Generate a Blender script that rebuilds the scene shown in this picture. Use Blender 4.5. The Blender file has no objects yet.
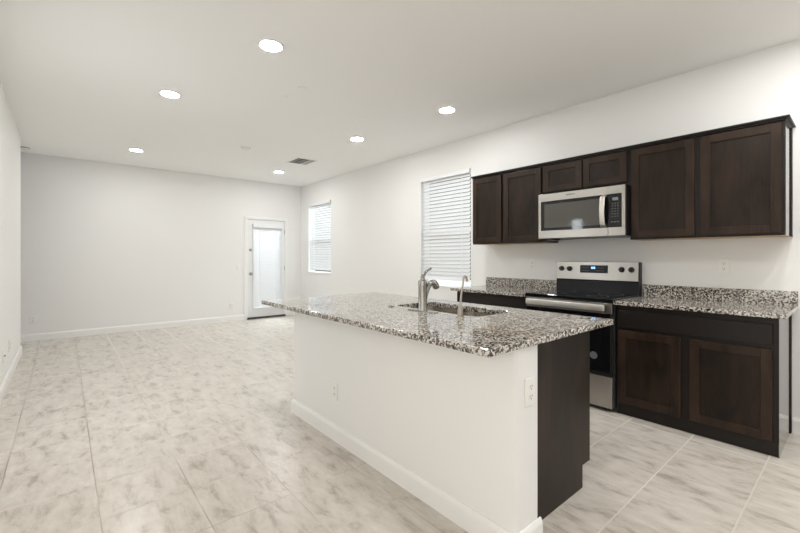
import bpy, bmesh, math, random
from mathutils import Vector, Matrix
random.seed(4)
SC = bpy.context.scene
COL = SC.collection

# ------------------------------------------------------------------ camera
cam_d = bpy.data.cameras.new('camera')
cam = bpy.data.objects.new('camera', cam_d)
COL.objects.link(cam)
cam.location = (0, 0, 1.2243)
cam.rotation_euler = (math.pi / 2, 0, -math.radians(40.33))
cam_d.sensor_width = 36.0
cam_d.lens = 395.9 / 800 * 36.0
cam_d.shift_y = -9.3 / 800
cam_d.clip_start = 0.02
SC.camera = cam

# ------------------------------------------------------------------ sky / exposure
W = bpy.data.worlds.new('sky')
SC.world = W
W.use_nodes = True
W.node_tree.nodes['Background'].inputs[0].default_value = (0.86, 0.93, 1.0, 1)
W.node_tree.nodes['Background'].inputs[1].default_value = 0.6
SC.view_settings.view_transform = 'Standard'
SC.view_settings.look = 'None'
SC.view_settings.gamma = 1.0
SC.view_settings.use_curve_mapping = False
SC.view_settings.exposure = 0.54
SC.cycles.use_denoising = True
SC.cycles.max_bounces = 10
SC.cycles.diffuse_bounces = 6
SC.cycles.sample_clamp_indirect = 8.0
SC.cycles.caustics_reflective = False
SC.cycles.caustics_refractive = False

LAMP_WARM = (1.0, 0.99, 0.968)
LAMP_STRENGTH = 150.0
DAY = (0.88, 0.95, 1.0)

def area(name, loc, rot, sx, sy, power, colour):
    d = bpy.data.lights.new(name, 'AREA')
    d.shape = 'RECTANGLE'; d.size = sx; d.size_y = sy
    d.energy = power; d.color = colour
    o = bpy.data.objects.new(name, d); COL.objects.link(o)
    o.location = loc; o.rotation_euler = rot
    return o

# room numbers (metres)
XR, YF, XL, H = 3.891, 7.875, -0.418, 2.74
YB = -2.6            # wall behind the camera
YLE = 6.93           # far end of the left wall
XH = -2.2            # side wall of the passage past the left wall

# unseen lights: added fill behind and left, daylight at the narrow window, passage fill
area('fill_light_back', (1.75, YB + 0.02, 1.12), (math.pi / 2, 0, math.pi), 2.2, 2.0, 6, (1.0, 0.96, 0.90))  # added fill; the opening behind the camera is made up for it
area('fill_light_left', (XL + 0.02, -0.45, 1.08), (0, math.pi / 2, math.pi), 2.0, 3.7, 20, (1.0, 0.935, 0.85))  # added fill from a made-up opening beside the camera
area('daylight_side_window', (XL + 0.03, 3.525, 1.35), (0, math.pi / 2, math.pi), 1.16, 0.18, 5, DAY)
area('fill_light_passage', (XH + 0.05, 7.4, 1.4), (0, math.pi / 2, math.pi), 1.8, 0.7, 4, DAY)  # unseen fill before the solid passage wall; no opening there
# daylight standing outside each blind-covered opening
def sky_at(name, loc, target, sx, sy, power):
    d = Vector(target) - Vector(loc)
    return area(name, loc, d.to_track_quat('-Z', 'Y').to_euler(), sx, sy, power, DAY)
sky_at('daylight_living_window', (XR + 1.9, 7.08, 3.35), (XR, 7.08, 1.5), 1.8, 1.2, 190)
sky_at('daylight_kitchen_window', (XR + 1.9, 3.66, 3.35), (XR, 3.66, 1.5), 1.8, 1.2, 58)
sky_at('daylight_door', (3.13, YF + 1.9, 3.2), (3.13, YF, 1.0), 1.8, 1.2, 215)

# ------------------------------------------------------------------ materials
def new_mat(name):
    m = bpy.data.materials.new(name); m.use_nodes = True
    nt = m.node_tree
    return m, nt, nt.nodes['Principled BSDF']

def plain(name, col, rough=0.5, metal=0.0, spec=0.5, coat=0.0, emit=None, es=0.0, bump=0.0, bscale=200):
    m, nt, b = new_mat(name)
    b.inputs['Base Color'].default_value = (*col, 1)
    b.inputs['Roughness'].default_value = rough
    b.inputs['Metallic'].default_value = metal
    b.inputs['Specular IOR Level'].default_value = spec
    b.inputs['Coat Weight'].default_value = coat
    if emit:
        b.inputs['Emission Color'].default_value = (*emit, 1)
        b.inputs['Emission Strength'].default_value = es
    # a faint procedural surface unevenness
    tc = nt.nodes.new('ShaderNodeTexCoord')
    n = nt.nodes.new('ShaderNodeTexNoise'); n.inputs['Scale'].default_value = bscale
    nt.links.new(tc.outputs['Object'], n.inputs['Vector'])
    if bump > 0:
        bp = nt.nodes.new('ShaderNodeBump'); bp.inputs['Strength'].default_value = bump
        bp.inputs['Distance'].default_value = 0.002
        nt.links.new(n.outputs['Fac'], bp.inputs['Height'])
        nt.links.new(bp.outputs['Normal'], b.inputs['Normal'])
    else:
        mr = nt.nodes.new('ShaderNodeMapRange')
        mr.inputs['To Min'].default_value = max(0, rough - 0.03); mr.inputs['To Max'].default_value = rough + 0.03
        nt.links.new(n.outputs['Fac'], mr.inputs['Value'])
        nt.links.new(mr.outputs['Result'], b.inputs['Roughness'])
    return m

M_WALL = plain('wall_paint', (0.828, 0.827, 0.816), 0.6, spec=0.25, bump=0.12, bscale=90)
M_CEIL = plain('ceiling_paint', (0.92, 0.918, 0.905), 0.8, spec=0.2, bump=0.12, bscale=90)
M_TRIM = plain('trim_paint', (0.86, 0.855, 0.84), 0.35, spec=0.5)
M_DOOR = plain('door_paint', (0.84, 0.845, 0.85), 0.35)
M_PLATE = plain('white_plastic', (0.84, 0.83, 0.80), 0.3)
M_SLOT = plain('dark_slot', (0.05, 0.045, 0.04), 0.6)
M_VINYL = plain('vinyl_frame', (0.85, 0.86, 0.87), 0.4)
M_STEEL = plain('faucet_metal', (0.36, 0.345, 0.32), 0.15, metal=1.0)
M_NICKEL = plain('nickel', (0.40, 0.365, 0.315), 0.3, metal=1.0)
M_BASIN = plain('sink_steel', (0.52, 0.475, 0.41), 0.22, metal=0.92)
M_KNOBMETAL = plain('door_hardware', (0.42, 0.41, 0.40), 0.3, metal=1.0)
M_BLACKGLASS = plain('black_glass', (0.006, 0.006, 0.007), 0.05, spec=0.5)
M_BLACK = plain('black_enamel', (0.012, 0.012, 0.013), 0.3, spec=0.25)
M_DARKGREY = plain('dark_grey_metal', (0.06, 0.06, 0.065), 0.4, metal=0.3)
M_KNOB = plain('black_knob', (0.02, 0.02, 0.02), 0.35)
M_MARK = plain('grey_marking', (0.42, 0.42, 0.43), 0.5)
M_STICKER = plain('sticker_grey', (0.13, 0.13, 0.135), 0.5)
M_LCD = plain('lcd_blue', (0.02, 0.05, 0.1), 0.3, emit=(0.25, 0.5, 1.0), es=1.6)
M_LCDDIM = plain('lcd_dim', (0.10, 0.11, 0.12), 0.3, emit=(0.5, 0.6, 0.7), es=0.12)
M_VENT = plain('vent_metal', (0.80, 0.79, 0.77), 0.5)
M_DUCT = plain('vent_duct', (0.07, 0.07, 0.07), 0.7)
M_THRESH = plain('threshold_bronze', (0.05, 0.047, 0.045), 0.4, metal=0.5)
M_UNDER = plain('cabinet_underside', (0.50, 0.36, 0.21), 0.6)
M_GROUND = plain('outside_ground', (0.22, 0.20, 0.175), 0.9, bump=0.3, bscale=20)

def steel_brushed(name, axis, col=(0.45, 0.425, 0.39), r0=0.24, r1=0.42):
    m, nt, b = new_mat(name)
    b.inputs['Base Color'].default_value = (*col, 1)
    b.inputs['Metallic'].default_value = 1.0
    tc = nt.nodes.new('ShaderNodeTexCoord')
    mp = nt.nodes.new('ShaderNodeMapping')
    sc = [260, 260, 260]; sc[axis] = 3
    mp.inputs['Scale'].default_value = sc
    n = nt.nodes.new('ShaderNodeTexNoise'); n.inputs['Scale'].default_value = 1.0; n.inputs['Detail'].default_value = 3
    mr = nt.nodes.new('ShaderNodeMapRange')
    mr.inputs['To Min'].default_value = r0; mr.inputs['To Max'].default_value = r1
    nt.links.new(tc.outputs['Object'], mp.inputs['Vector'])
    nt.links.new(mp.outputs['Vector'], n.inputs['Vector'])
    nt.links.new(n.outputs['Fac'], mr.inputs['Value'])
    nt.links.new(mr.outputs['Result'], b.inputs['Roughness'])
    return m
M_SS = steel_brushed('stainless_steel', 1)
M_SSBAND = steel_brushed('stainless_band', 1, (0.30, 0.285, 0.265))
M_SSBAR = steel_brushed('stainless_bar', 1, (0.66, 0.63, 0.585), 0.38, 0.55)

def wood(name, c0, c1):
    m, nt, b = new_mat(name)
    tc = nt.nodes.new('ShaderNodeTexCoord')
    mp = nt.nodes.new('ShaderNodeMapping'); mp.inputs['Scale'].default_value = (5, 5, 1.6)
    n1 = nt.nodes.new('ShaderNodeTexNoise'); n1.inputs['Scale'].default_value = 1.8; n1.inputs['Detail'].default_value = 6
    n1.inputs['Distortion'].default_value = 0.8
    mp2 = nt.nodes.new('ShaderNodeMapping'); mp2.inputs['Scale'].default_value = (90, 90, 5)
    n2 = nt.nodes.new('ShaderNodeTexNoise'); n2.inputs['Scale'].default_value = 1.0; n2.inputs['Detail'].default_value = 4
    mix = nt.nodes.new('ShaderNodeMath'); mix.operation = 'MULTIPLY_ADD'; mix.inputs[1].default_value = 0.35
    cr = nt.nodes.new('ShaderNodeValToRGB')
    e = cr.color_ramp.elements
    e[0].position = 0.42; e[0].color = (*c0, 1)
    e[1].position = 0.92; e[1].color = (*c1, 1)
    nt.links.new(tc.outputs['Object'], mp.inputs['Vector']); nt.links.new(mp.outputs['Vector'], n1.inputs['Vector'])
    nt.links.new(tc.outputs['Object'], mp2.inputs['Vector']); nt.links.new(mp2.outputs['Vector'], n2.inputs['Vector'])
    nt.links.new(n2.outputs['Fac'], mix.inputs[0]); nt.links.new(n1.outputs['Fac'], mix.inputs[2])
    nt.links.new(mix.outputs[0], cr.inputs['Fac'])
    nt.links.new(cr.outputs['Color'], b.inputs['Base Color'])
    b.inputs['Roughness'].default_value = 0.34
    b.inputs['Specular IOR Level'].default_value = 0.2
    return m
M_WOOD = wood('espresso_wood', (0.013, 0.0082, 0.0058), (0.046, 0.0275, 0.018))
M_PANEL = wood('espresso_panel', (0.008, 0.0055, 0.0042), (0.030, 0.0185, 0.0125))
M_WOODDARK = plain('espresso_frame', (0.012, 0.0085, 0.007), 0.38, spec=0.3)
M_WOODEND = plain('espresso_end_laminate', (0.019, 0.0135, 0.0105), 0.09, spec=0.9, coat=0.45)

def granite():
    m, nt, b = new_mat('speckled_granite')
    tc = nt.nodes.new('ShaderNodeTexCoord')
    nz = nt.nodes.new('ShaderNodeTexNoise'); nz.inputs['Scale'].default_value = 60; nz.inputs['Detail'].default_value = 2
    add = nt.nodes.new('ShaderNodeVectorMath'); add.operation = 'MULTIPLY_ADD'
    add.inputs[1].default_value = (0.012, 0.012, 0.012)
    nt.links.new(tc.outputs['Object'], nz.inputs['Vector'])
    nt.links.new(nz.outputs['Color'], add.inputs[0]); nt.links.new(tc.outputs['Object'], add.inputs[2])
    v = nt.nodes.new('ShaderNodeTexVoronoi'); v.inputs['Scale'].default_value = 118
    nt.links.new(add.outputs[0], v.inputs['Vector'])
    sep = nt.nodes.new('ShaderNodeSeparateColor'); nt.links.new(v.outputs['Color'], sep.inputs['Color'])
    big = nt.nodes.new('ShaderNodeTexNoise'); big.inputs['Scale'].default_value = 26; big.inputs['Detail'].default_value = 2
    nt.links.new(tc.outputs['Object'], big.inputs['Vector'])
    ma = nt.nodes.new('ShaderNodeMath'); ma.operation = 'MULTIPLY_ADD'; ma.inputs[1].default_value = 0.55
    sub = nt.nodes.new('ShaderNodeMath'); sub.operation = 'SUBTRACT'; sub.inputs[1].default_value = 0.28
    nt.links.new(big.outputs['Fac'], ma.inputs[0]); nt.links.new(sep.outputs['Red'], sub.inputs[0]); nt.links.new(sub.outputs[0], ma.inputs[2])
    cr = nt.nodes.new('ShaderNodeValToRGB'); cr.color_ramp.interpolation = 'CONSTANT'
    el = cr.color_ramp.elements
    el[0].position = 0.0; el[0].color = (0.016, 0.014, 0.013, 1)
    el[1].position = 0.21; el[1].color = (0.10, 0.083, 0.07, 1)
    for p, c in ((0.34, (0.26, 0.235, 0.205, 1)), (0.49, (0.46, 0.43, 0.385, 1)), (0.70, (0.62, 0.585, 0.535, 1)), (0.93, (0.14, 0.115, 0.095, 1))):
        q = el.new(p); q.color = c
    nt.links.new(ma.outputs[0], cr.inputs['Fac'])
    nt.links.new(cr.outputs['Color'], b.inputs['Base Color'])
    b.inputs['Roughness'].default_value = 0.06
    b.inputs['Specular IOR Level'].default_value = 1.0
    return m
M_GRAN = granite()

def tile_floor():
    m, nt, b = new_mat('stone_look_tile')
    N = nt.nodes.new; Lk = nt.links.new
    T, GW = 0.385, 0.0028
    tc = N('ShaderNodeTexCoord'); sp = N('ShaderNodeSeparateXYZ'); Lk(tc.outputs['Object'], sp.inputs[0])
    def math(op, a, bb=None, c=None):
        n = N('ShaderNodeMath'); n.operation = op
        for i, q in enumerate((a, bb, c)):
            if q is None: continue
            if isinstance(q, (int, float)): n.inputs[i].default_value = q
            else: Lk(q, n.inputs[i])
        return n.outputs[0]
    def line(src, off, pitch):
        t = math('DIVIDE', math('SUBTRACT', src, off), pitch)
        fr = math('FRACT', t)
        d = math('MULTIPLY', math('MINIMUM', fr, math('SUBTRACT', 1.0, fr)), pitch)
        return math('FLOOR', t), d
    ix, dx = line(sp.outputs['X'], 0.13, T)
    ix3, dx3 = line(sp.outputs['X'], 3.21, T * 4)          # long tiles on the kitchen side
    iy, dy = line(sp.outputs['Y'], 0.385, T)
    kit = math('GREATER_THAN', sp.outputs['X'], 1.72)
    nkit = math('LESS_THAN', sp.outputs['Y'], 2.6)
    kit = math('MULTIPLY', kit, nkit)
    dxx = math('ADD', math('MULTIPLY', dx3, kit), math('MULTIPLY', dx, math('SUBTRACT', 1.0, kit)))
    ixx = math('ADD', math('MULTIPLY', ix3, kit), math('MULTIPLY', ix, math('SUBTRACT', 1.0, kit)))
    dmin = math('MINIMUM', dxx, dy)
    g = N('ShaderNodeMapRange'); g.interpolation_type = 'SMOOTHSTEP'
    g.inputs['From Min'].default_value = GW * 0.7; g.inputs['From Max'].default_value = GW * 1.6
    g.inputs['To Min'].default_value = 1.0; g.inputs['To Max'].default_value = 0.0
    Lk(dmin, g.inputs['Value'])
    # per-tile shift of the marbling
    cb = N('ShaderNodeCombineXYZ'); Lk(ixx, cb.inputs[0]); Lk(iy, cb.inputs[1])
    wn = N('ShaderNodeTexWhiteNoise'); wn.noise_dimensions = '2D'; Lk(cb.outputs[0], wn.inputs['Vector'])
    off = N('ShaderNodeVectorMath'); off.operation = 'MULTIPLY_ADD'; off.inputs[1].default_value = (7, 7, 7)
    Lk(wn.outputs['Color'], off.inputs[0]); Lk(tc.outputs['Object'], off.inputs[2])
    mp = N('ShaderNodeMapping'); mp.inputs['Rotation'].default_value = (0, 0, 0.35); mp.inputs['Scale'].default_value = (10.5, 4.0, 7)
    Lk(off.outputs[0], mp.inputs['Vector'])
    n1 = N('ShaderNodeTexNoise'); n1.inputs['Scale'].default_value = 1.3; n1.inputs['Detail'].default_value = 7
    n1.inputs['Roughness'].default_value = 0.66; n1.inputs['Distortion'].default_value = 0.35
    Lk(mp.outputs[0], n1.inputs['Vector'])
    cr = N('ShaderNodeValToRGB'); e = cr.color_ramp.elements
    e[0].position = 0.30; e[0].color = (0.385, 0.34, 0.29, 1)
    e[1].position = 0.68; e[1].color = (0.67, 0.63, 0.575, 1)
    q = e.new(0.47); q.color = (0.575, 0.53, 0.475, 1)
    Lk(n1.outputs['Fac'], cr.inputs['Fac'])
    # worn grout: fades in and out
    n2 = N('ShaderNodeTexNoise'); n2.inputs['Scale'].default_value = 2.2; n2.inputs['Detail'].default_value = 3
    Lk(tc.outputs['Object'], n2.inputs['Vector'])
    gm = N('ShaderNodeMapRange'); gm.inputs['From Min'].default_value = 0.40; gm.inputs['From Max'].default_value = 0.60
    gm.inputs['To Min'].default_value = 0.3; gm.inputs['To Max'].default_value = 1.0
    Lk(n2.outputs['Fac'], gm.inputs['Value'])
    gk = math('MAXIMUM', gm.outputs[0], kit)
    gf = math('MULTIPLY', g.outputs[0], gk)
    gc = N('ShaderNodeMix'); gc.data_type = 'RGBA'
    gc.inputs['A'].default_value = (0.34, 0.295, 0.245, 1); gc.inputs['B'].default_value = (0.64, 0.60, 0.54, 1)
    Lk(kit, gc.inputs['Factor'])
    mx = N('ShaderNodeMix'); mx.data_type = 'RGBA'
    Lk(gf, mx.inputs['Factor']); Lk(cr.outputs['Color'], mx.inputs['A']); Lk(gc.outputs['Result'], mx.inputs['B'])
    Lk(mx.outputs['Result'], b.inputs['Base Color'])
    rr = math('MULTIPLY_ADD', gf, 0.12, 0.27)
    Lk(rr, b.inputs['Roughness'])
    bp = N('ShaderNodeBump'); bp.inputs['Strength'].default_value = 0.25; bp.inputs['Distance'].default_value = 0.002
    hh = math('SUBTRACT', math('MULTIPLY', n1.outputs['Fac'], 0.25), g.outputs[0])
    Lk(hh, bp.inputs['Height']); Lk(bp.outputs['Normal'], b.inputs['Normal'])
    b.inputs['Specular IOR Level'].default_value = 0.45
    return m
M_FLOOR = tile_floor()

def slat_mat():
    m, nt, b = new_mat('blind_slat')
    b.inputs['Base Color'].default_value = (0.9, 0.9, 0.9, 1)
    b.inputs['Roughness'].default_value = 0.45
    tr = nt.nodes.new('ShaderNodeBsdfTranslucent'); tr.inputs[0].default_value = (0.85, 0.86, 0.88, 1)
    mx = nt.nodes.new('ShaderNodeMixShader'); mx.inputs[0].default_value = 0.28
    out = nt.nodes['Material Output']
    nt.links.new(b.outputs[0], mx.inputs[1]); nt.links.new(tr.outputs[0], mx.inputs[2])
    nt.links.new(mx.outputs[0], out.inputs['Surface'])
    return m
M_SLAT = slat_mat()

def glass_mat():
    m = bpy.data.materials.new('window_glass'); m.use_nodes = True
    nt = m.node_tree; nt.nodes.clear()
    out = nt.nodes.new('ShaderNodeOutputMaterial')
    t = nt.nodes.new('ShaderNodeBsdfTransparent'); t.inputs[0].default_value = (0.95, 0.97, 0.97, 1)
    g = nt.nodes.new('ShaderNodeBsdfGlossy'); g.inputs['Roughness'].default_value = 0.02
    f = nt.nodes.new('ShaderNodeFresnel'); f.inputs['IOR'].default_value = 1.45
    mx = nt.nodes.new('ShaderNodeMixShader')
    ge = nt.nodes.new('ShaderNodeNewGeometry')          # thin pane: only the entry face reflects
    fr = nt.nodes.new('ShaderNodeMath'); fr.operation = 'SUBTRACT'; fr.inputs[0].default_value = 1.0
    mu = nt.nodes.new('ShaderNodeMath'); mu.operation = 'MULTIPLY'
    nt.links.new(ge.outputs['Backfacing'], fr.inputs[1])
    nt.links.new(fr.outputs[0], mu.inputs[0]); nt.links.new(f.outputs[0], mu.inputs[1])
    nt.links.new(mu.outputs[0], mx.inputs[0]); nt.links.new(t.outputs[0], mx.inputs[1]); nt.links.new(g.outputs[0], mx.inputs[2])
    nt.links.new(mx.outputs[0], out.inputs['Surface'])
    return m
M_GLASS = glass_mat()

def lamp_mat():
    m, nt, b = new_mat('lamp_lens')
    b.inputs['Base Color'].default_value = (0.9, 0.9, 0.88, 1)
    b.inputs['Emission Color'].default_value = (*LAMP_WARM, 1)
    b.inputs['Emission Strength'].default_value = LAMP_STRENGTH
    return m
M_LAMP = lamp_mat()

# ------------------------------------------------------------------ mesh helpers
class MB:
    """collects shapes and links them as ONE mesh object"""
    def __init__(s): s.bm = bmesh.new()
    def box(s, x0, x1, y0, y1, z0, z1, bev=0.0, seg=2):
        t = bmesh.new()
        bmesh.ops.create_cube(t, size=1.0)
        for v in t.verts:
            v.co = Vector(((x0 + x1) / 2 + v.co.x * (x1 - x0), (y0 + y1) / 2 + v.co.y * (y1 - y0), (z0 + z1) / 2 + v.co.z * (z1 - z0)))
        if bev > 0:
            bmesh.ops.bevel(t, geom=list(t.edges), offset=bev, segments=seg, profile=0.5, affect='EDGES')
        s._add(t); return s
    def _add(s, t, mat=None):
        if mat is not None: t.transform(mat)
        me = bpy.data.meshes.new('tmp'); t.to_mesh(me); t.free()
        s.bm.from_mesh(me); bpy.data.meshes.remove(me)
    def cyl(s, p, axis, r, h, n=32, r2=None, bev=0.0):
        """cylinder starting at p, running h along axis"""
        t = bmesh.new()
        bmesh.ops.create_cone(t, cap_ends=True, segments=n, radius1=r, radius2=r if r2 is None else r2, depth=h)
        if bev > 0:
            ed = [e for e in t.edges if abs(e.verts[0].co.z - e.verts[1].co.z) < 1e-6]
            bmesh.ops.bevel(t, geom=ed, offset=bev, segments=2, profile=0.5, affect='EDGES')
        a = Vector(axis).normalized()
        q = Vector((0, 0, 1)).rotation_difference(a).to_matrix().to_4x4()
        s._add(t, Matrix.Translation(Vector(p) + a * h / 2) @ q); return s
    def lathe(s, prof, c, axis=(0, 0, 1), n=40):
        t = bmesh.new(); rings = []
        for r, z in prof:
            rings.append([t.verts.new((r * math.cos(2 * math.pi * i / n), r * math.sin(2 * math.pi * i / n), z)) for i in range(n)])
        for a, b in zip(rings, rings[1:]):
            for i in range(n):
                t.faces.new((a[i], a[(i + 1) % n], b[(i + 1) % n], b[i]))
        t.faces.new(list(reversed(rings[0]))); t.faces.new(rings[-1])
        q = Vector((0, 0, 1)).rotation_difference(Vector(axis).normalized()).to_matrix().to_4x4()
        s._add(t, Matrix.Translation(Vector(c)) @ q); return s
    def tube(s, pts, rad, n=16, sub=6, squash=None):
        """smooth tapering tube through pts; rad is a number or a list"""
        P = [Vector(p) for p in pts]
        R = rad if isinstance(rad, (list, tuple)) else [rad] * len(P)
        Q, RR = [], []
        for i in range(len(P) - 1):
            p0, p1, p2, p3 = P[max(i - 1, 0)], P[i], P[i + 1], P[min(i + 2, len(P) - 1)]
            for k in range(sub):
                u = k / sub
                Q.append(0.5 * ((2 * p1) + (p2 - p0) * u + (2 * p0 - 5 * p1 + 4 * p2 - p3) * u * u + (3 * p1 - p0 - 3 * p2 + p3) * u ** 3))
                RR.append(R[i] * (1 - u) + R[i + 1] * u)
        Q.append(P[-1]); RR.append(R[-1])
        t = bmesh.new(); rings = []; up = Vector((0, 1, 0.01)).normalized()
        for i, p in enumerate(Q):
            d = (Q[min(i + 1, len(Q) - 1)] - Q[max(i - 1, 0)]).normalized()
            a = up - d * up.dot(d); a.normalize(); b = d.cross(a)
            sq = squash if squash else 1.0
            rings.append([t.verts.new(p + RR[i] * (a * math.cos(2 * math.pi * k / n) + b * sq * math.sin(2 * math.pi * k / n))) for k in range(n)])
        for a, b in zip(rings, rings[1:]):
            for k in range(n):
                t.faces.new((a[k], a[(k + 1) % n], b[(k + 1) % n], b[k]))
        t.faces.new(list(reversed(rings[0]))); t.faces.new(rings[-1])
        s._add(t); return s
    def prism(s, poly, axis, a0, a1):
        """poly of 2-D points extruded along axis: 'x' poly=(y,z), 'y' poly=(x,z), 'z' poly=(x,y)"""
        def P(q, a):
            return {'x': (a, q[0], q[1]), 'y': (q[0], a, q[1]), 'z': (q[0], q[1], a)}[axis]
        t = bmesh.new()
        A = [t.verts.new(P(q, a0)) for q in poly]; B = [t.verts.new(P(q, a1)) for q in poly]
        n = len(poly)
        for i in range(n): t.faces.new((A[i], A[(i + 1) % n], B[(i + 1) % n], B[i]))
        t.faces.new(list(reversed(A))); t.faces.new(B)
        bmesh.ops.recalc_face_normals(t, faces=list(t.faces))
        s._add(t); return s

ORG = {}
def obj(name, mb, mat, parent=None, smooth=False, label=None, kind=None, base=None):
    bm = mb.bm
    off = ORG.get(parent.name, Vector((0, 0, 0))) if parent else (Vector(base) if base else Vector((0, 0, 0)))
    if off.length: bmesh.ops.translate(bm, verts=bm.verts, vec=-off)
    bmesh.ops.recalc_face_normals(bm, faces=list(bm.faces))
    me = bpy.data.meshes.new(name); bm.to_mesh(me); bm.free()
    me.materials.append(mat)
    if smooth:
        for p in me.polygons: p.use_smooth = True
        me.set_sharp_from_angle(angle=math.radians(38))
    o = bpy.data.objects.new(name, me); COL.objects.link(o)
    if parent: o.parent = parent; ORG[o.name] = off
    else: o.location = off; ORG[o.name] = off
    if label: o['label'] = label
    if kind: o['kind'] = kind
    return o

def thing(name, label, cat, base=(0, 0, 0), group=None):
    o = bpy.data.objects.new(name, None); COL.objects.link(o)
    o.empty_display_size = 0.1
    o.location = base; ORG[o.name] = Vector(base)
    o['label'] = label; o['category'] = cat
    if group: o['group'] = group
    return o
def tag(o, label, cat, group=None):
    o['label'] = label; o['category'] = cat
    if group: o['group'] = group
    return o
def dup(root, loc, rotz, label):
    r = root.copy(); COL.objects.link(r); r.location = loc; r.rotation_euler = (0, 0, rotz); r['label'] = label
    for ch in root.children:
        c = ch.copy(); COL.objects.link(c); c.parent = r
        for g in ch.children:
            d = g.copy(); COL.objects.link(d); d.parent = c
    return r
def struct(name, mb, mat, parent=None, smooth=False):
    return obj(name, mb, mat, parent, smooth, kind='structure' if parent is None else None)

# ------------------------------------------------------------------ room shell
TH = 0.15
struct('floor', MB().box(XH - TH, XR + TH, YB - TH, YF + TH, -0.1, 0), M_FLOOR)
struct('ceiling', MB().box(XH - TH, XR + TH, YB - TH, YF + TH, H, H + 0.12), M_CEIL)

def wall_cells(mb, a0, a1, z0, z1, holes, put):
    As = sorted({a0, a1, *[h[0] for h in holes], *[h[1] for h in holes]})
    for i in range(len(As) - 1):
        l, r = As[i], As[i + 1]; zs = [(z0, z1)]
        for h in holes:
            if h[0] <= l and h[1] >= r:
                nz = []
                for q in zs:
                    if h[2] > q[0]: nz.append((q[0], min(q[1], h[2])))
                    if h[3] < q[1]: nz.append((max(q[0], h[3]), q[1]))
                zs = nz
        for q in zs: put(mb, l, r, q[0], q[1])
W1 = (6.625, 7.53, 0.905, 2.33)      # living window: y0 y1 z0 z1
W2 = (3.212, 4.118, 0.825, 2.345)    # kitchen window
D1 = (2.745, 3.525, 0.0, 1.985)      # glazed door
mb = MB(); wall_cells(mb, YB - TH, YF + TH, 0, H, [W1, W2], lambda m, l, r, a, b: m.box(XR, XR + TH, l, r, a, b))
struct('wall_right', mb, M_WALL)
mb = MB(); wall_cells(mb, XH - TH, XR, 0, H, [D1], lambda m, l, r, a, b: m.box(l, r, YF, YF + TH, a, b))
struct('wall_far', mb, M_WALL)
W3 = (3.43, 3.62, 0.75, 1.95)
PL = (-2.35, 1.45, 0.0, 2.13)      # unseen opening added in the left wall for fill light
mb = MB(); wall_cells(mb, YB, YLE, 0, H, [W3, PL], lambda m, l, r, a, b: m.box(XL - TH, XL, l, r, a, b))
struct('wall_left', mb, M_WALL)
struct('wall_passage', MB().box(XH - TH, XH, YB, YF, 0, H), M_WALL)
PD = (0.65, 2.85, 0.0, 2.13)  # back wall opening, out of view, added to carry fill light
mb = MB(); wall_cells(mb, XL - TH, XR, 0, H, [PD], lambda m, l, r, a, b: m.box(l, r, YB - TH, YB, a, b))
struct('wall_back', mb, M_WALL)

def base_profile(t=0.014, h=0.105):
    return [(0, 0), (t, 0), (t, h * 0.8), (t * 0.75, h * 0.9), (t * 0.35, h), (0, h)]
def base_x(mb, face, sgn, y0, y1, z=0.0):      # along y, sticking out of x=face in sgn
    mb.prism([(face + sgn * a, z + b) for a, b in base_profile()], 'y', y0, y1)
def base_y(mb, face, sgn, x0, x1):
    mb.prism([(face + sgn * a, b) for a, b in base_profile()], 'x', x0, x1)
mb = MB(); base_x(mb, XL, 1, YB, PL[0]); base_x(mb, XL, 1, PL[1], YLE + 0.014); base_y(mb, YLE, 1, XL - TH, XL)
struct('baseboard_left', mb, M_TRIM)
mb = MB(); base_y(mb, YF, -1, XH, 2.684); base_y(mb, YF, -1, 3.572, XR)
struct('baseboard_far', mb, M_TRIM)
mb = MB(); base_x(mb, XR, -1, 2.94, YF - 0.014); base_x(mb, XR, -1, YB, 0.335)
struct('baseboard_right', mb, M_TRIM)

# windows in the right wall (recessed drywall returns, vinyl frames, sill)
def window(name, w):
    y0, y1, z0, z1 = w
    xg = XR + 0.085
    fr = MB()
    fr.box(xg, xg + 0.05, y0, y0 + 0.022, z0, z1, 0.004); fr.box(xg, xg + 0.05, y1 - 0.022, y1, z0, z1, 0.004)
    fr.box(xg, xg + 0.05, y0 + 0.02, y1 - 0.02, z0, z0 + 0.03, 0.004); fr.box(xg, xg + 0.05, y0 + 0.02, y1 - 0.02, z1 - 0.03, z1, 0.004)
    zm = (z0 + z1) / 2
    fr.box(xg + 0.005, xg + 0.045, y0 + 0.02, y1 - 0.02, zm - 0.022, zm + 0.022, 0.004)
    root = obj(name, fr, M_VINYL, kind='structure')
    obj('window_pane', MB().box(xg + 0.022, xg + 0.026, y0 + 0.021, y1 - 0.021, z0 + 0.028, z1 - 0.028), M_GLASS, root)
    obj('window_sill', MB().box(XR - 0.018, xg, y0 - 0.0, y1 + 0.0, z0 - 0.0, z0 + 0.016, 0.003), M_TRIM, root)
    return root
window('window_1', W1); window('window_2', W2)
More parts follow.
